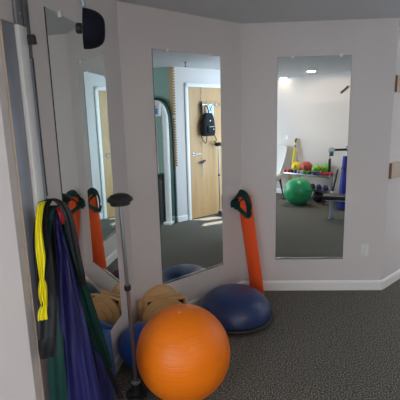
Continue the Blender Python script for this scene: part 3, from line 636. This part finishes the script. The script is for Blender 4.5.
small_ball('yellow ball on dumbbell rack, leftmost of the balls', M['ylw'], .108, .635, .24, .53)
small_ball('dull red ball on dumbbell rack beside the yellow ball', M['redrub'], .118, .863, .24, .53)
small_ball('lime green ball nearer the red ball on rack', M['lime'], .090, 1.072, .24, .53)
small_ball('lime green ball on right end of rack, behind the other', M['lime'], .095, 1.20, .101, .53)
def dumbbell_proto(m):
    t = thing('dumbbell', 'x', 'dumbbell', (0, 0, 0), FF.rz, 'small dumbbells on the rack')
    for s in (-1, 1):
        bm = nb(); lathe(bm, [(0, -.016), (.026, -.016), (.034, -.008), (.034, .008), (.026, .016), (0, .016)], 12, axis((s*.042, 0, .032), (1, 0, 0))); obj('weight_head', bm, m, t)
    bm = nb(); cyl(bm, (-.026, 0, .032), (.026, 0, .032), .012, seg=12); obj('grip', bm, m, t)
    return t
rows = [('dbred', .535, .425, .545, 'red dumbbell at left end of the rack top shelf'), ('dbnavy', .69, .425, .545, 'navy dumbbell on rack top shelf between red and grey ones'),
        ('dbgrey', .84, .425, .545, 'grey dumbbell on rack top shelf below the red ball'), ('dbgreen', .975, .425, .545, 'bright green dumbbell on rack top shelf below lime balls'),
        ('dbpurple', 1.10, .425, .545, 'purple dumbbell on rack top shelf right of green one'), ('dbpurple', 1.22, .425, .53, 'purple dumbbell on rack top shelf next to the pink ones'),
        ('dbpink', 1.34, .425, .545, 'pink dumbbell on rack top shelf beside purple ones'), ('dbpink', 1.46, .425, .545, 'pink dumbbell at right end of the rack top shelf')]
protos = {}
for m, s, o_, z, lab in rows:
    if m not in protos: q = protos[m] = dumbbell_proto(M[m])
    else: q = dup(protos[m], (0, 0, 0))
    q.location = FF.w(s, .43, .545); q['label'] = lab
for m, s, z, lab in (('black', 1.10, .25, 'black dumbbell on lower rack shelf, left of purple ones'), ('dbpurple', 1.235, .25, 'larger purple dumbbell in middle of lower rack shelf'), ('dbpurple', 1.375, .25, 'larger purple dumbbell at right end of lower rack shelf')):
    if m not in protos: q = protos[m] = dumbbell_proto(M[m])
    else: q = dup(protos[m], (0, 0, 0))
    q.location = FF.w(s, .40, .249); q.rotation_euler = (0, 0, FF.rz+1.0); q.scale = (1.5, 1.5, 1.5); q['label'] = lab; q['group'] = 'larger dumbbells on the lower shelf'
t = thing('slam_ball', 'dark purple textured slam ball on floor under dumbbell rack', 'ball', FF.w(1.20, .36, 0), FF.rz)
bm = nb(); ball(bm, .108, (0, 0, .108), 32); obj('shell', bm, M['slam'], t)
bm = nb()
for dx in (-.03, -.012, .008, .028): box(bm, dx, dx+.012, .1085, .112, .125, .145, Matrix.Rotation(.2, 4, 'X') @ Matrix.Translation((0, -.004, .0)))
obj('white_lettering', bm, M['white'], t, smooth=False)
# bars behind rack
t = thing('weighted_bar', 'yellow weighted bar with black ends leaning on far wall', 'exercise bar', FF.w(.385, .15, 0), FF.rz)
a = Vector((0, 0, .02)); b = Vector((.10, -.115, 1.20))
for q0, q1, m in ((0, .03, 'black'), (.03, .36, 'ylw'), (.36, .55, 'black'), (.55, .93, 'yellow'), (.93, 1, 'black')):
    bm = nb(); cyl(bm, a+(b-a)*q0, a+(b-a)*q1, .022 if m != 'black' else .024, seg=16); obj('sleeve' if m != 'black' else 'rubber_grip', bm, M[m], t)
bm = nb(); cyl(bm, a+(b-a)*.85, a+(b-a)*.89, .0228, seg=16); obj('blue_label', bm, M['label_blue'], t)
t = thing('wooden_dowel', 'slim beige dowel leaning on far wall behind yellow ball', 'dowel', FF.w(.70, .10, 0), FF.rz)
bm = nb(); cyl(bm, (0, 0, 0), (-.20, -.06, 1.17), .014, seg=14); obj('rod', bm, M['board'], t); bm = nb(); cyl(bm, (-.20, -.06, 1.171), (-.202, -.061, 1.185), .0145, seg=14); obj('end_cap', bm, M['black'], t)

# upholstered chair
t = thing('upholstered_chair', 'pale grey upholstered chair with dark legs at left of right mirror', 'chair', FF.w(.09, .42, 0), FF.rz+PI-.30)
bm = nb(); box(bm, -.22, .22, -.25, .25, .34, .47, bev=.035); obj('seat', bm, M['cloth'], t)
bm = nb(); n_ = 14; fr = []; bk = []
rings = []
for i in range(n_+1):
    v = i/n_; z = .40+.67*v; y = .20+.12*v; hw = .165+.135*math.sin(v*PI*.5); rr = []
    for k in range(13): 
        u = -1+2*k/12; rr.append(bm.verts.new((u*hw, y-.055*u*u-.03-(.02 if v in (0, 1) else 0), z-.03*u*u*v)))
    for k in range(12, -1, -1):
        u = -1+2*k/12; rr.append(bm.verts.new((u*hw*1.01, y-.055*u*u+.045, z-.03*u*u*v)))
    rings.append(rr)
for p, q in zip(rings, rings[1:]):
    for k in range(26): bm.faces.new((p[k], p[(k+1) % 26], q[(k+1) % 26], q[k]))
bm.faces.new(rings[0]); bm.faces.new(rings[-1]); bk = obj('backrest', bm, M['cloth'], t)
for s in (-1, 1):
    bm = nb()
    for i in range(1, n_*2):
        v = i/(n_*2); z = .40+.67*v; y = .20+.12*v-.055+.05; hw = .165+.135*math.sin(v*PI*.5); ball(bm, .006, (s*hw*1.012, y, z-.03*v), 8)
    obj('nailhead_trim', bm, M['channel'], bk)
for x in (-1, 1):
    for y in (-1, 1):
        bm = nb(); cyl(bm, (x*.21, y*.25+(.05 if y > 0 else 0), 0), (x*.17, y*.20, .35), .014, .024, 12); obj('leg', bm, M['darkwood'], t)

# cable machine, rolled mat, bar, bench
t = thing('cable_machine', 'white column cable machine with black arm seen in right mirror', 'exercise machine', (2.27, .02, 0), 0)
bm = nb(); box(bm, -.035, .035, -.035, .035, .03, 1.08, bev=.008); obj('column', bm, M['whitemetal'], t)
bm = nb(); box(bm, -.040, .040, -.04, .04, 1.0805, 1.11, bev=.006); obj('column_cap', bm, M['greymetal'], t)
bm = nb(); box(bm, -.036, .036, .0355, .038, 1.02, 1.05); obj('orange_sticker', bm, M['label_red'], t, smooth=False)
bm = nb(); box(bm, -.05, .3, -.04, .04, 0, .03, bev=.006); obj('base_frame', bm, M['greymetal'], t)
bm = nb(); cyl(bm, (-.036, .02, 1.055), (-.27, .05, 1.055), .020, seg=16); obj('arm', bm, M['black'], t)
bm = nb(); lathe(bm, [(0, -.025), (.05, -.025), (.055, -.015), (.04, 0), (.055, .015), (.05, .025), (0, .025)], 28, axis((-.30, .05, 1.05), (.1, 1, 0))); pu = obj('pulley', bm, M['steel'], t)
bm = nb(); box(bm, -.33, -.265, .02, .08, .95, 1.03, Matrix.Identity(4), bev=.01); obj('pulley_guard', bm, M['darkmetal'], pu)
bm = nb(); cyl(bm, (-.325, .05, .955), (-.325, .05, .90), .004, seg=8); obj('cable', bm, M['black'], t)
bm = nb(); tube(bm, [(-.322, .05, .905), (-.322, .05, .87), (-.325, .05, .69), (-.325, .05, .665)], lambda q: .012+.012*math.sin(PI*min(1, q*1.1)), 12); obj('handle', bm, M['black'], t)
t = thing('rolled_mat', 'tall royal blue rolled mat with black strap leaning on cable machine', 'exercise mat', (2.17, .175, 0), 0)
ax = Vector((.055, -.055, .99)); bm = nb()
pr = [(.082, 0), (.086, .01), (.086, .02), (.062, .92), (.058, .93)]
lathe(bm, [(0, 0)]+pr+[(.044, .925), (.040, .91), (0, .91)], 32, axis((0, 0, .02), ax)); obj('roll', bm, M['mat'], t)
bm = nb(); lathe(bm, [(.0705, .69), (.0735, .69), (.0720, .735), (.0700, .735)], 32, axis((0, 0, .02), ax), cap=False); obj('strap', bm, M['black'], t)
t = thing('weighted_grip_bar', 'short black bar with white collar leaning behind black bench', 'exercise bar', (2.03, .02, 0), 0)
bm = nb(); cyl(bm, (0, 0, .31), (.075, 0, .70), .018, .014, seg=14); obj('bar', bm, M['black'], t)
bm = nb(); cyl(bm, (-.004, 0, .25), (0.001, 0, .309), .045, .03, seg=20); obj('collar', bm, M['white'], t)
bm = nb(); cyl(bm, (0, 0, 0), (-.004, 0, .249), .04, .04, seg=20); obj('stand', bm, M['darkmetal'], t)
bt = thing('weight_bench', 'black padded bench on light grey post seen in right mirror', 'bench', (1.845, .80, 0), math.radians(16))
bm = nb(); box(bm, -.13, .95, -.14, .14, .325, .395, bev=.018); obj('seat_pad', bm, M['vinylblack'], bt)
bm = nb(); box(bm, -.09, .93, -.03, .03, .29, .324, bev=.004); obj('seat_rail', bm, M['whitemetal'], bt)
bm = nb(); cyl(bm, (0, 0, .012), (0, 0, .289), .034, seg=24); obj('post', bm, M['bluegrey'], bt); bt.children[-1].data.materials[0] = M['whitemetal']
bm = nb(); cyl(bm, (0, 0, 0), (0, 0, .012), .052, seg=24); obj('post_foot', bm, M['steel'], bt)
bm = nb(); cyl(bm, (.8, 0, 0), (.8, 0, .289), .034, seg=24); obj('rear_post', bm, M['whitemetal'], bt)
# black strap anchor high on far wall
t = thing('strap_anchor', 'short black bar on upper far wall at right mirror edge', 'wall anchor', FF.w(1.47, 0, 2.11), FF.rz)
bm = nb(); box(bm, -.085, .10, .006, .022, -.018, .018, Matrix.Rotation(math.radians(-38), 4, 'Y'), bev=.004); obj('bar', bm, M['black'], t)
bm = nb(); box(bm, -.05, .07, .0005, .008, -.028, .028, Matrix.Rotation(math.radians(-38), 4, 'Y'), bev=.002); obj('wall_plate', bm, M['white'], t)

# ------------------------------------------------------------------ camera
cam = bpy.data.cameras.new('camera'); co = bpy.data.objects.new('camera', cam); COL.objects.link(co); S.camera = co
cam.sensor_fit = 'HORIZONTAL'; cam.sensor_width = 36; cam.lens = 403.6/400*36; cam.clip_start = .02
pitch = .19845; roll = -.02614
co.location = (0, 0, 1.65)
co.rotation_euler = (Matrix.Rotation(PI/2-pitch, 3, 'X') @ Matrix.Rotation(roll, 3, 'Z')).to_euler()
S.view_settings.view_transform = 'Standard'; S.view_settings.look = 'None'; S.view_settings.gamma = 1; S.view_settings.use_curve_mapping = False
S.view_settings.exposure = 0.06
S.cycles.max_bounces = 14; S.cycles.glossy_bounces = 10; S.cycles.diffuse_bounces = 6; S.cycles.transparent_max_bounces = 12
S.cycles.caustics_reflective = True; S.cycles.sample_clamp_indirect = 4
try: S.cycles.use_denoising = True
except Exception: pass
